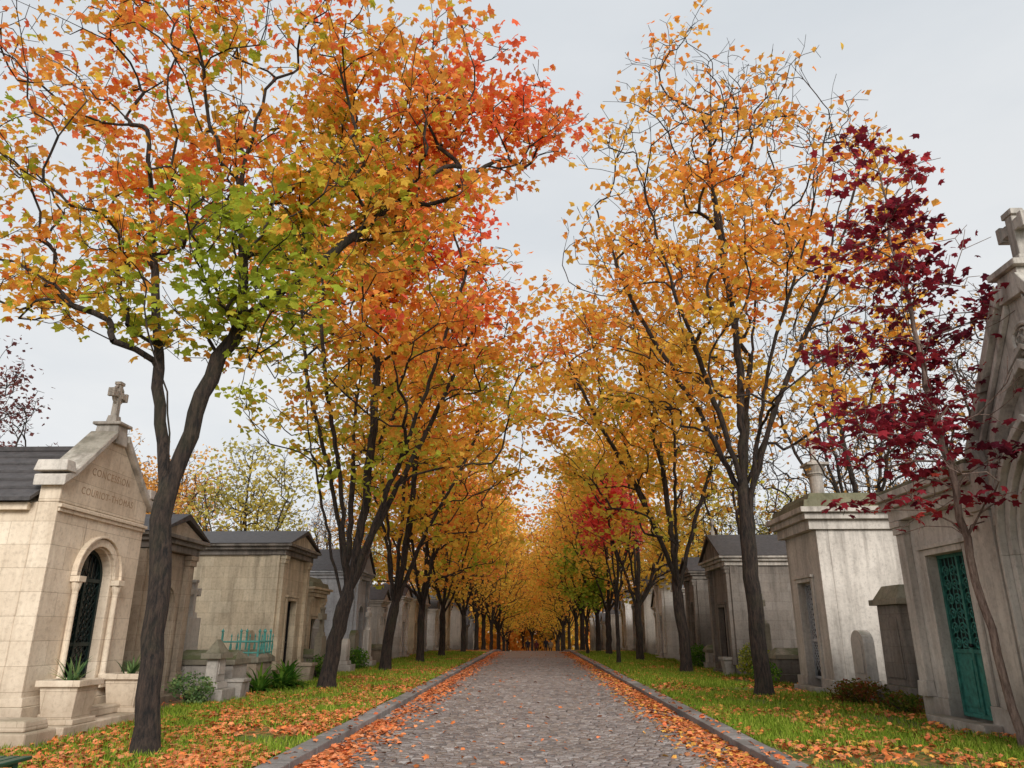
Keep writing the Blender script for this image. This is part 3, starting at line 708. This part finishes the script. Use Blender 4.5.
def bush(x,y,z,rx,ry,rz,n,pal,label,ls=.07,seed=0,name='shrub'):
    r=np.random.default_rng(seed); d=r.normal(size=(n,3)); d/=np.linalg.norm(d,axis=1)[:,None]
    C=d*(r.random((n,1))**.4)*np.array([rx,ry,rz]); C[:,2]+=rz*.9; C=C[C[:,2]>.02]
    k=np.array([mn.noise(Vector(c*3.5)+Vector((seed,0,0))) for c in C]); C=C[k>-.2]; k=k[k>-.2]; C+=r.normal(size=C.shape)*.03
    cc=palette(np.clip(.5+k+r.normal(size=len(C))*.2,0,1),pal)*r.uniform(.6,1.15,(len(C),1))
    e=empty(name,(x,y,z),label,'plant',0,'plants among the tombs')
    v,f,c=leafcloud(C,cc,ls*r.uniform(.6,1.2,len(C)),KITE,r,.3); link('foliage',fastmesh('foliage',v,f,LEAF,c),e)
    m=MB()
    for i in range(7):
        a=i*.9; m.tube([(0,0,-.02),(rx*.3*math.cos(a),ry*.3*math.sin(a),rz*.7),(rx*.7*math.cos(a),ry*.7*math.sin(a),rz*1.3)],[.015,.01,.004],5)
    m.obj('stems',BARK,e); return e
PGN=[(52,90,34),(86,132,48),(130,162,66)]
PSG=[(72,104,68),(120,154,98),(160,180,116)]
planter(-7.12,12.1,.26,.62,CREAM,'square cream stone planter on chapel step'); blades(-7.12,12.1,.84,26,.5,PSG,'spiky green plant in stone planter',seed=3)
planter(-7.12,13.9,.26,.62,CREAM,'square cream stone planter on chapel step'); blades(-7.12,13.9,.84,22,.42,PSG,'spiky green plant in stone planter',seed=4)
m=MB(); m.box(-.45,.45,-.35,.35,-.05,.2); m.box(-.38,.38,-.28,.28,.2,.34,.03)
o=m.obj('stone_block',CREAM,None,.03,(-7.15,10.9,.1)); o['label']='low weathered cream stone block beside the chapel'; o['category']='stone block'
def bench(x,y,rot):
    e=empty('bench',(x,y,.1),'dark green slatted park bench on the grass','bench',rot)
    s=MB()
    for k in range(4): s.box(-.75,.75,-.22+k*.115,-.22+k*.115+.09,.42,.45)
    s.obj('seat',GREEND,e,.008)
    s=MB()
    for k in range(3): s.box(-.75,.75,.27+k*.02,.295+k*.02,.52+k*.12,.61+k*.12)
    s.obj('backrest',GREEND,e,.008)
    for xx in (-.6,.6):
        l=MB(); l.tube([(xx,-.2,0),(xx,-.17,.42)],.022,8); l.tube([(xx,.22,0),(xx,.2,.42),(xx,.3,.86)],.022,8); l.tube([(xx,-.17,.4),(xx,.2,.4)],.02,8); l.obj('leg',GREEND,e)
bench(-4.62,6.35,math.pi/2)
# left row
mausoleum('narrow brown stone tomb chapel with arched door',-8.3,17.2,-1,2.1,2.6,3.2,BROWN,'gable',.45,arch=True,cap=DARKS,oh=2.0)
mausoleum('tan sandstone tomb with dark low pediment roof',-7.9,25.1,-1,2.9,4.6,3.75,TAN,'gable',.5,oh=2.4,ow=.9,over=.16,cap=DARKS)
mausoleum('low tan family tomb with mossy flat roof',-8.4,29.6,-1,2.2,2.6,2.7,TAN,'flat',.4,rmat=MOSSR,oh=1.9)
mausoleum('pale blue grey tomb with dark gabled roof',-7.9,35.4,-1,2.6,3.2,3.7,BLUEG,'gable',1.0,rmat=SLATE,arch=True,cross=.6,oh=2.1)
for lab,x,y,W,D,H,mt,rf,ri,rm in [('brown stone tomb in the second rank',-13.5,22,2.6,3,3.4,BROWN,'gable',.6,SLATE),('grey tomb in the second rank',-13,31,2.8,3,3.6,GREYR,'gable',.9,SLATE),('tan tomb in the second rank',-13.5,40,2.8,3,3.6,TAN,'hip',.9,SLATE)]:
    mausoleum(lab,x,y,-1,W,D,H,mt,rf,ri,rm,bev=0)
for lab,x,y,W,D,H,mt,rf,ri,rm in [('grey tomb in the second rank',12.8,25.5,2.8,3,4.0,GREYR,'gable',.9,SLATE),('pale tomb in the second rank',12.8,33,2.6,3,3.8,GREYL,'flat',.5,ZINC),('dark tomb in the second rank',13,42,2.8,3,4.2,DARKS,'gable',.9,SLATE)]:
    mausoleum(lab,x,y,1,W,D,H,mt,rf,ri,rm,bev=0)
names={0:(TAN,'weathered tan stone family tomb'),1:(GREYR,'grey rendered family tomb'),2:(DARKS,'soot blackened family tomb'),3:(WHITE,'pale white stone family tomb'),4:(BLUEG,'blue grey granite family tomb'),5:(BROWN,'brown stone family tomb'),6:(GREYL,'pale limestone family tomb')}
rf=['gable','flat','hip','arc','gable']
for side,y0,seq in ((-1,40.0,[6,3,1,0,4,3,6,0,6,1,3,2,0,4,3,6]),(1,46,[3,1,6,4,3,0,6,6,1,3,2,4,6,0,3])):
    y=y0; R_=random.Random(5+side)
    for k in seq:
        W=R_.uniform(1.6,2.5); roof=R_.choice(rf); mt,lb=names[k]
        mausoleum(lb+{'gable':' with gabled slate roof','flat':' with stepped flat roof','hip':' with hipped zinc roof','arc':' with rounded roof'}[roof],side*(R_.uniform(7.2,8.3)),y+W/2,side,W,R_.uniform(2.0,3.0),R_.uniform(2.5,4.3),mt,roof,R_.uniform(.5,1.2),ZINC if roof=='hip' else SLATE,arch=False,cross=.6 if R_.random()<.5 else 0,bev=0,over=.1,oh=1.95)
        y+=W+R_.uniform(1.0,3.2)
        if y>100: break
def gothic():
    x,yc=6.98,9.85; hw=1.62; D=4
    e=empty('gothic_chapel_tomb',(x,yc,.1),'grey gothic chapel tomb with pointed arch and cross','tomb',math.pi,'family tombs beside the avenue')
    w=MB(); w.box(-D,-.5,-hw,hw,-.1,4.0); w.box(-D-.05,.1,-hw-.06,-.72,-.12,.5); w.box(-D-.05,.1,.72,hw+.06,-.12,.5)
    front_panel(w,2*hw,.45,4.0,1.3,.45,2.5,-.5,0,True,.95)
    w.obj('wall',GREYR,e,.012)
    g=MB(); g.prism_x([(-hw,4.003),(hw,4.003),(.28,6.05),(-.28,6.05)],-.5,-.003); g.obj('gable',GREYR,e,.01)
    c=MB()
    for s in (-1,1):
        c.prism_x([(s*(hw+.16),3.9),(s*(hw+.16),4.12),(s*.26,6.3),(s*.26,6.06)],-.6,.14)
        c.prism_x([(s*(hw-.05),3.95),(s*(hw-.05),4.05),(s*.2,6.0),(s*.2,5.86)],.003,.08)
        for k in range(6):
            f=(k+.5)/6; yy=s*((hw+.16)*(1-f)+.26*f); zz=4.12*(1-f)+6.3*f
            c.box(-.3,-.1,yy-.07,yy+.07,zz-.03,zz+.17,.03)
    c.box(-.55,.1,-.257,.257,6.0,6.4,.03); c.box(-.6,.15,-.32,.32,6.403,6.5); c.obj('gable_coping',GREYL,e,.012)
    a=MB()
    for h_,th,dp,sp_ in ((.68,.1,.08,2.5),(.8,.07,.16,2.5),(.89,.1,.24,2.5),(1.01,.06,.33,2.5)): arch_band(a,h_,sp_,th,.003,dp,.95,.5)
    arch_band(a,1.2,2.95,.08,.003,.2,.95,None); arch_band(a,1.34,3.0,.05,.003,.12,.95,None)
    a.obj('arch_moulding',GREYL,e,.01)
    t=MB(); t.tube([(.03,.22*math.cos(q),5.4+.22*math.sin(q)) for q in np.linspace(0,2*math.pi,24)],.035,6)
    for q in range(4):
        t.tube([(.03,.08*math.cos(q*math.pi/2)+.07*math.cos(z),5.4+.08*math.sin(q*math.pi/2)+.07*math.sin(z)) for z in np.linspace(0,2*math.pi,14)],.015,5)
    t.obj('rosette',GREYL,e)
    for s in (-1,1):
        p=MB(); cy=s*(hw-.12); p.box(.003,.22,cy-.2,cy+.2,-.1,3.2,0); p.box(.003,.26,cy-.24,cy+.24,3.203,3.35); p.prism_x([(cy-.2,3.353),(cy+.2,3.353),(cy,4.3)],.003,.2); p.obj('buttress',GREYL,e,.01)
    door(e,1.3,.4,2.5,TEALD,'grille',False,-.35)
    r=MB(); r.prism_x([(-hw-.12,3.95),(-hw-.12,4.03),(0,5.9),(0,5.8)],-D-.1,-.505); r.prism_x([(hw+.12,3.95),(0,5.8),(0,5.9),(hw+.12,4.03)],-D-.1,-.505); r.obj('roof',SLATE,e)
    c=MB(); cross_mesh(c,-.22,0,6.63,.75,.085,.34); c.obj('cross',GREYR,e,.01)
gothic()
mausoleum('pale grey classical tomb with verdigris bronze door and mossy roof',7.05,13.05,1,2.8,3.2,3.45,GREYL,'hip',.55,MOSSR,ow=1.2,oh=2.75,dmat=TEALB,style='ornate',ch=.5,over=.14,text='FAMILLE',plinth=.4,back=TEALD,sill=.2)
mausoleum('pale rendered tomb with heavy cornice and lattice door',7.3,20.6,1,2.4,3.4,3.95,GREYL,'flat',.42,MOSSR,ow=1.0,oh=2.7,dmat=BLUEG,style='lattice',ch=.55,over=.17,pil=False)
mausoleum('dark weathered stone tomb with pediment and small cross',7.1,29.0,1,3.0,3.6,3.7,DARKS,'gable',.85,SLATE,ow=.95,oh=2.3,cross=.5,cap=GREYR,over=.15)
mausoleum('soot dark narrow tomb with stepped roof',7.15,34.4,1,2.0,3,3.6,DARKS,'gable',.6,SLATE,arch=True)
mausoleum('grey rendered family tomb with rounded roof',7.5,38.5,1,2.0,2.4,3.1,GREYR,'arc',.6,ZINC)
mausoleum('white stone tomb with black roof',7.1,42.6,1,2.3,3,3.9,WHITE,'gable',.7,SLATE)
def column_mon(x,y,H,label):
    e=empty('column_monument',(x,y,.1),label,'monument',0)
    m=MB(); m.box(-.55,.55,-.55,.55,-.1,1.0); m.box(-.45,.45,-.45,.45,1.0,1.5,.05); m.obj('pedestal',GREYR,e,.02)
    m=MB(); m.lathe([(.34,1.5),(.36,1.6),(.3,1.7),(.24,H-.5),(.3,H-.4),(.27,H-.35),(.38,H-.1)],0,0,18); m.obj('shaft',GREYR,e)
    m=MB(); m.box(-.4,.4,-.4,.4,H-.098,H); cross_mesh(m,0,0,H+.1,.9,.09); m.obj('cross',GREYR,e,.01); e.rotation_euler=(0,0,math.pi/2)
column_mon(10.6,27.5,7.4,'tall weathered stone column topped with cross')
def stele(x,y,side,w,h,mat,label,top='point',d=.25):
    e=empty('headstone',(x,y,.1),label,'gravestone',0 if side<0 else math.pi,'gravestones between the tombs')
    m=MB(); m.box(-d-.12,.22,-w/2-.12,w/2+.12,-.05,.28); m.box(-d-.06,.08,-w/2-.05,w/2+.05,.283,.42,.03); m.obj('base',mat,e,.015)
    m=MB(); hw=w/2
    if top=='point': pts=[(-hw,.42),(hw,.42),(hw*.94,h*.82),(0,h),(-hw*.94,h*.82)]
    elif top=='round': pts=[(-hw,.42),(hw,.42)]+[(hw*math.cos(a),h-hw*.8+hw*.8*math.sin(a)) for a in np.linspace(0,math.pi,10)]
    else: pts=[(-hw,.42),(hw,.42),(hw*.9,h),(-hw*.9,h)]
    m.prism_x(pts,-d,0); m.obj('stele',mat,e,.012)
    if top=='cap':
        m=MB(); m.box(-d-.1,.1,-hw-.1,hw+.1,h+.002,h+.12); m.box(-d-.04,.04,-hw-.02,hw+.02,h+.122,h+.4,.16); m.obj('cap',MOSSY,e,.01)
    m=MB()
    if top=='cross': cross_mesh(m,-d/2,0,h+.1,.8,.07); m.obj('cross',mat,e,.008)
    else:
        m.prism_x([(p[0]*.7,.42+(p[1]-.42)*.75+.15) for p in pts],.0015,.02); m.obj('plaque',mat,e,.004)
    return e
def sarc(x,y,side,L,w,h,mat,label):
    e=empty('sarcophagus_tomb',(x,y,.1),label,'grave',0 if side<0 else math.pi,'gravestones between the tombs')
    m=MB(); m.box(-L,0,-w/2,w/2,-.05,h*.3); m.box(-L+.08,-.08,-w/2+.08,w/2-.08,h*.3,h*.75); m.obj('base',mat,e,.015)
    m=MB(); m.box(-L+.02,-.02,-w/2+.02,w/2-.02,h*.753,h*.88); m.add([(-L+.02,-w/2+.02,h*.883),(-.02,-w/2+.02,h*.883),(-.02,w/2-.02,h*.883),(-L+.02,w/2-.02,h*.883),(-L+.15,0,h*1.1),(-.15,0,h*1.1)],[(0,1,5,4),(1,2,5),(2,3,4,5),(3,0,4),(3,2,1,0)]); m.obj('lid',MOSSY,e,.01)
    return e
sarc(-7.5,15.4,-1,1.7,.8,.85,BROWN,'low brown sarcophagus grave with mossy lid')
sarc(-7.0,19.0,-1,1.6,1.1,.95,GREYR,'mossy stone sarcophagus grave by the grass')
sarc(-7.2,21.3,-1,1.6,1.4,.9,BROWN,'dark stone grave box below iron railing')
stele(-8.6,19.6,-1,.8,1.8,GREYR,'grey headstone with stone cross on top','cross')
stele(-8.3,22.9,-1,.8,1.5,TAN,'tan headstone with rounded top','round')
stele(-6.9,17.4,-1,.5,.9,GREYR,'small low grey headstone','cap')
stele(-7.6,28.0,-1,.8,1.9,DARKS,'dark headstone with pointed top')
stele(-6.9,29.3,-1,.6,1.2,GREYL,'small pale headstone with rounded top','round')
stele(-7.0,26.2,-1,.6,1.3,MOSSY,'mossy headstone with stone cross on top','cross')
stele(-6.9,33.2,-1,.7,1.5,GREYL,'pale headstone with stone cross on top','cross')
sarc(-6.8,36.9,-1,1.0,.8,.8,BROWN,'low brown sarcophagus grave with mossy lid')
stele(-7.2,32.0,-1,.8,1.5,MOSSY,'mossy headstone with rounded top','round')
stele(-7.3,38.4,-1,.8,1.6,GREYR,'grey headstone with stone cross on top','cross')
sarc(-7.1,27.2,-1,1.5,.8,.8,MOSSY,'mossy stone sarcophagus grave by the grass')
stele(7.5,16.5,1,1.1,2.0,DARKS,'blackened headstone with stepped mossy cap','cap',.7)
stele(7.5,18.3,1,.7,1.5,GREYR,'grey headstone with rounded top','round')
sarc(7.2,24.0,1,1.7,.9,.9,DARKS,'dark stone sarcophagus grave by the grass')
stele(7.4,25.6,1,.8,1.7,MOSSY,'mossy headstone with stone cross on top','cross')
sarc(7.0,32.2,1,1.5,.8,.85,GREYR,'grey stone sarcophagus grave')
stele(7.2,36.6,1,.8,1.6,BROWN,'brown headstone with pointed top')
def railing(x0,x1,y0,y1,z,h):
    m=MB()
    for q in (.25,.8):
        for a,b2 in (((x0,y0),(x1,y0)),((x1,y0),(x1,y1)),((x1,y1),(x0,y1))): m.tube([(a[0],a[1],h*q),(b2[0],b2[1],h*q)],.022,5)
    pts=[(x0+(x1-x0)*i/4,y0) for i in range(5)]+[(x1,y0+(y1-y0)*i/5) for i in range(1,6)]+[(x1+(x0-x1)*i/4,y1) for i in range(1,5)]
    for i,(px,py) in enumerate(pts):
        big=i%2==0; hh=h*(1.25 if big else 1.0); m.tube([(px,py,-.02),(px,py,hh)],.03 if big else .016,5)
        m.lathe([(.0,hh-.02),(.045 if big else .025,hh+.04),(.0,hh+.12)],px,py,6)
        if not big: m.tube([(px,py+.06*math.cos(t),h*.52+.1*math.sin(t)) for t in np.linspace(0,2*math.pi,10)],.014,4)
    o=m.obj('grave_railing',TEAL,None,0,(0,0,z)); o['label']='low verdigris green iron railing around a grave'; o['category']='railing'
railing(-8.3,-7.3,20.75,21.85,.9,.5)
for i,(x,y,L) in enumerate([(-6.9,20.0,.9),(-6.95,22.3,.95),(-6.65,20.8,.8),(-6.7,21.6,.9)]): blades(x,y,.1,80,L,PGN,'green fern clump at a grave','fern',.055,1.0,11+i)
bush(-7.2,16.6,.1,.5,.45,.35,1500,PSG,'low grey green shrub by a grave',.07,2)
bush(-6.8,24.9,.1,.4,.5,.4,1300,PGN,'low dark green shrub by a grave',.07,14)
bush(7.0,25.0,.1,.55,.6,.6,2600,[(80,110,36),(140,160,54),(206,200,84)],'round yellow green shrub beside tomb',.07,5)
bush(6.7,22.9,.1,.4,.5,.35,1500,PGN,'low dark green shrub beside tomb',.07,6)
bush(7.0,17.3,.1,.6,.9,.25,2200,[(60,70,30),(110,110,46),(140,76,54)],'sprawling russet and green ground shrub',.07,7)
bush(6.95,15.3,.1,.35,.6,.2,1200,[(50,76,32),(100,116,46),(130,76,54)],'sprawling russet and green ground shrub',.07,8)
bush(6.9,32.9,.1,.5,.6,.5,1600,PGN,'dark green shrub beside tomb',.08,9)
bush(-6.9,30.9,.1,.5,.6,.45,1600,PGN,'dark green shrub beside grave',.08,10)
planter(6.95,27.9,.1,.6,GREYR,'weathered square stone planter'); planter(-6.95,24.0,.1,.55,BROWN,'weathered square stone planter'); planter(-6.75,18.0,.1,.45,GREYR,'weathered square stone planter')
r=np.random.default_rng(9); cs=[];cl=[]
for i in range(1500):
    s=r.choice([-1,1]); sp_=1.6
    if i<300: x_=r.uniform(-16,16); y_=r.uniform(128,146); z_=r.uniform(.2,7.5); sp_=.9
    elif i<850: x_=r.uniform(-45,45); y_=r.uniform(150,172); z_=r.uniform(.2,15)
    else: x_=s*r.uniform(26,85); y_=r.uniform(60,170); z_=r.uniform(.5,9.5)*(.6+.5*abs(mn.noise(Vector((x_*.08,y_*.08,0))))*2)
    m_=26
    q=np.array([x_,y_,z_])+r.normal(size=(m_,3))*np.array([sp_,sp_,.8]); q[:,2]=np.abs(q[:,2])+drop(y_); cs.append(q)
    cl.append(palette(np.clip((.8 if i<300 else .6)+mn.noise(Vector((x_*.1,y_*.1,3)))*.9+r.normal(size=m_)*.12,0,1),[(120,124,64),(206,184,88),(246,196,94),(252,172,88)])*r.uniform(.8,1.2,(m_,1)))
C=np.concatenate(cs); v,f,c=leafcloud(C,np.concatenate(cl),r.uniform(.5,1.1,len(C)),KITE,r,.4)
ob=link('distant_woodland',fastmesh('distant_woodland',v,f,LEAF,c)); ob['kind']='stuff'; ob['label']='far off mass of autumn woodland foliage'
def person(x,y,rot,coat,trs,label,stride=.18):
    e=empty('person',(x,y,.03),label,'person',rot,'people walking on the avenue')
    def skin(name,vs,es,rad,mat,root=0):
        me=bpy.data.meshes.new(name); me.from_pydata(vs,es,[]); ob=bpy.data.objects.new(name,me); COL.objects.link(ob); ob.parent=e
        ob.modifiers.new('skin','SKIN')
        for i,rr in enumerate(rad): me.skin_vertices[0].data[i].radius=(rr,rr)
        me.skin_vertices[0].data[root].use_root=True
        ob.modifiers.new('sub','SUBSURF').levels=1; ob.modifiers['sub'].render_levels=1
        me.materials.append(mat); return ob
    vs=[(0,0,.92),(0,0,1.15),(0,0,1.38),(0,0,1.5),(0,0,1.6),(0,0,1.7),(-.18,0,1.38),(-.24,.05,1.12),(-.24,-.08,.88),(-.24,-.12,.8),(.18,0,1.38),(.24,-.05,1.12),(.24,-.12,.88),(.24,-.15,.8),(-.1,0,.88),(-.1,stride*.6,.48),(-.1,stride,.08),(-.1,stride-.16,.04),(.1,0,.88),(.1,-stride*.3,.48),(.1,-stride,.1),(.1,-stride-.14,.04)]
    es=[(0,1),(1,2),(2,3),(3,4),(4,5),(2,6),(6,7),(7,8),(8,9),(2,10),(10,11),(11,12),(12,13),(0,14),(14,15),(15,16),(16,17),(0,18),(18,19),(19,20),(20,21)]
    ra=[.14,.13,.15,.055,.09,.08,.06,.045,.035,.03,.06,.045,.035,.03,.09,.06,.045,.035,.09,.06,.045,.035]
    skin('body',vs,es,ra,trs)
    vs=[(0,0,.78),(0,0,1.0),(0,0,1.2),(0,0,1.4),(-.19,0,1.4),(-.245,.05,1.12),(-.245,-.07,.92),(.19,0,1.4),(.245,-.05,1.12),(.245,-.1,.92)]
    es=[(0,1),(1,2),(2,3),(3,4),(4,5),(5,6),(3,7),(7,8),(8,9)]
    skin('coat',vs,es,[.19,.18,.17,.15,.08,.065,.05,.08,.065,.05],coat)
    skin('head',[(0,0,1.5),(0,-.01,1.6),(0,0,1.69)],[(0,1),(1,2)],[.05,.088,.075],SKIN)
    skin('hair',[(0,.03,1.6),(0,.02,1.7),(0,-.01,1.74)],[(0,1),(1,2)],[.085,.095,.06],BLACK)
SKIN=plain('skin_tone',lin(190,150,126),.6,0,.1,5,0)
navy=plain('coat_navy',lin(40,44,58),.8,0,.2,5,0); redc=plain('coat_wine',lin(96,30,34),.8,0,.2,5,0); bei=plain('coat_beige',lin(150,130,104),.8,0,.2,5,0); jean=plain('trousers_dark',lin(44,46,54),.8,0,.2,5,0)
for x,y,rt,c,l in [(-.5,88,0,navy,'person in a dark navy coat walking'),(.5,92,.2,redc,'person in a wine red coat walking'),(1.5,86,3.0,navy,'person in a dark navy coat walking'),(2.1,90,0,bei,'person in a beige coat walking')]:
    person(x,y,rt,c,jean,l)
# ------------------------------------------------------------ world, sun, camera
w=bpy.data.worlds.new('World'); SC.world=w; w.use_nodes=True; nt=w.node_tree; nt.nodes.clear()
out=nt.nodes.new('ShaderNodeOutputWorld'); bg=nt.nodes.new('ShaderNodeBackground'); nt.links.new(bg.outputs[0],out.inputs[0])
AZ,EL=math.radians(165),math.radians(31)
sky=N(nt,'ShaderNodeTexSky',sky_type='NISHITA'); sky.sun_disc=False; sky.sun_elevation=EL; sky.sun_rotation=AZ
hs=N(nt,'ShaderNodeHueSaturation'); hs.inputs['Saturation'].default_value=.35; nt.links.new(sky.outputs[0],hs.inputs['Color'])
tc=N(nt,'ShaderNodeTexCoord'); sp=N(nt,'ShaderNodeSeparateXYZ'); nt.links.new(tc.outputs['Generated'],sp.inputs[0])
cl_=mixc(nt,ramp(nt,sp.outputs[2],0,.8),tuple(9.6*x for x in lin(230,230,229)),tuple(9.6*x for x in lin(213,218,223)))
nn=noise_(nt,vscale(nt,tc.outputs['Generated'],(1,1,2.6)),2.2,6,.55)
cl_=mixc(nt,ramp(nt,nn,.38,.66,0,.7),cl_,tuple(9.6*x for x in lin(203,209,215)))
c=mixc(nt,.9,hs.outputs[0],cl_); nt.links.new(c,bg.inputs[0]); bg.inputs[1].default_value=.12
sl=bpy.data.lights.new('sun','SUN'); sl.energy=3.1; sl.angle=math.radians(25); sl.color=(1,.965,.91)
so=bpy.data.objects.new('sun',sl); COL.objects.link(so)
dv=Vector((math.sin(AZ)*math.cos(EL),math.cos(AZ)*math.cos(EL),math.sin(EL)))
so.rotation_euler=dv.to_track_quat('Z','Y').to_euler()
cd=bpy.data.cameras.new('camera'); cd.sensor_width=36; cd.lens=26; cd.clip_end=3000; cam=bpy.data.objects.new('camera',cd); COL.objects.link(cam)
cam.location=(0,0,1.6); cam.rotation_euler=(math.radians(90+18.4),0,math.radians(1.47)); SC.camera=cam
SC.view_settings.view_transform='Standard'; SC.view_settings.look='None'; SC.view_settings.exposure=0
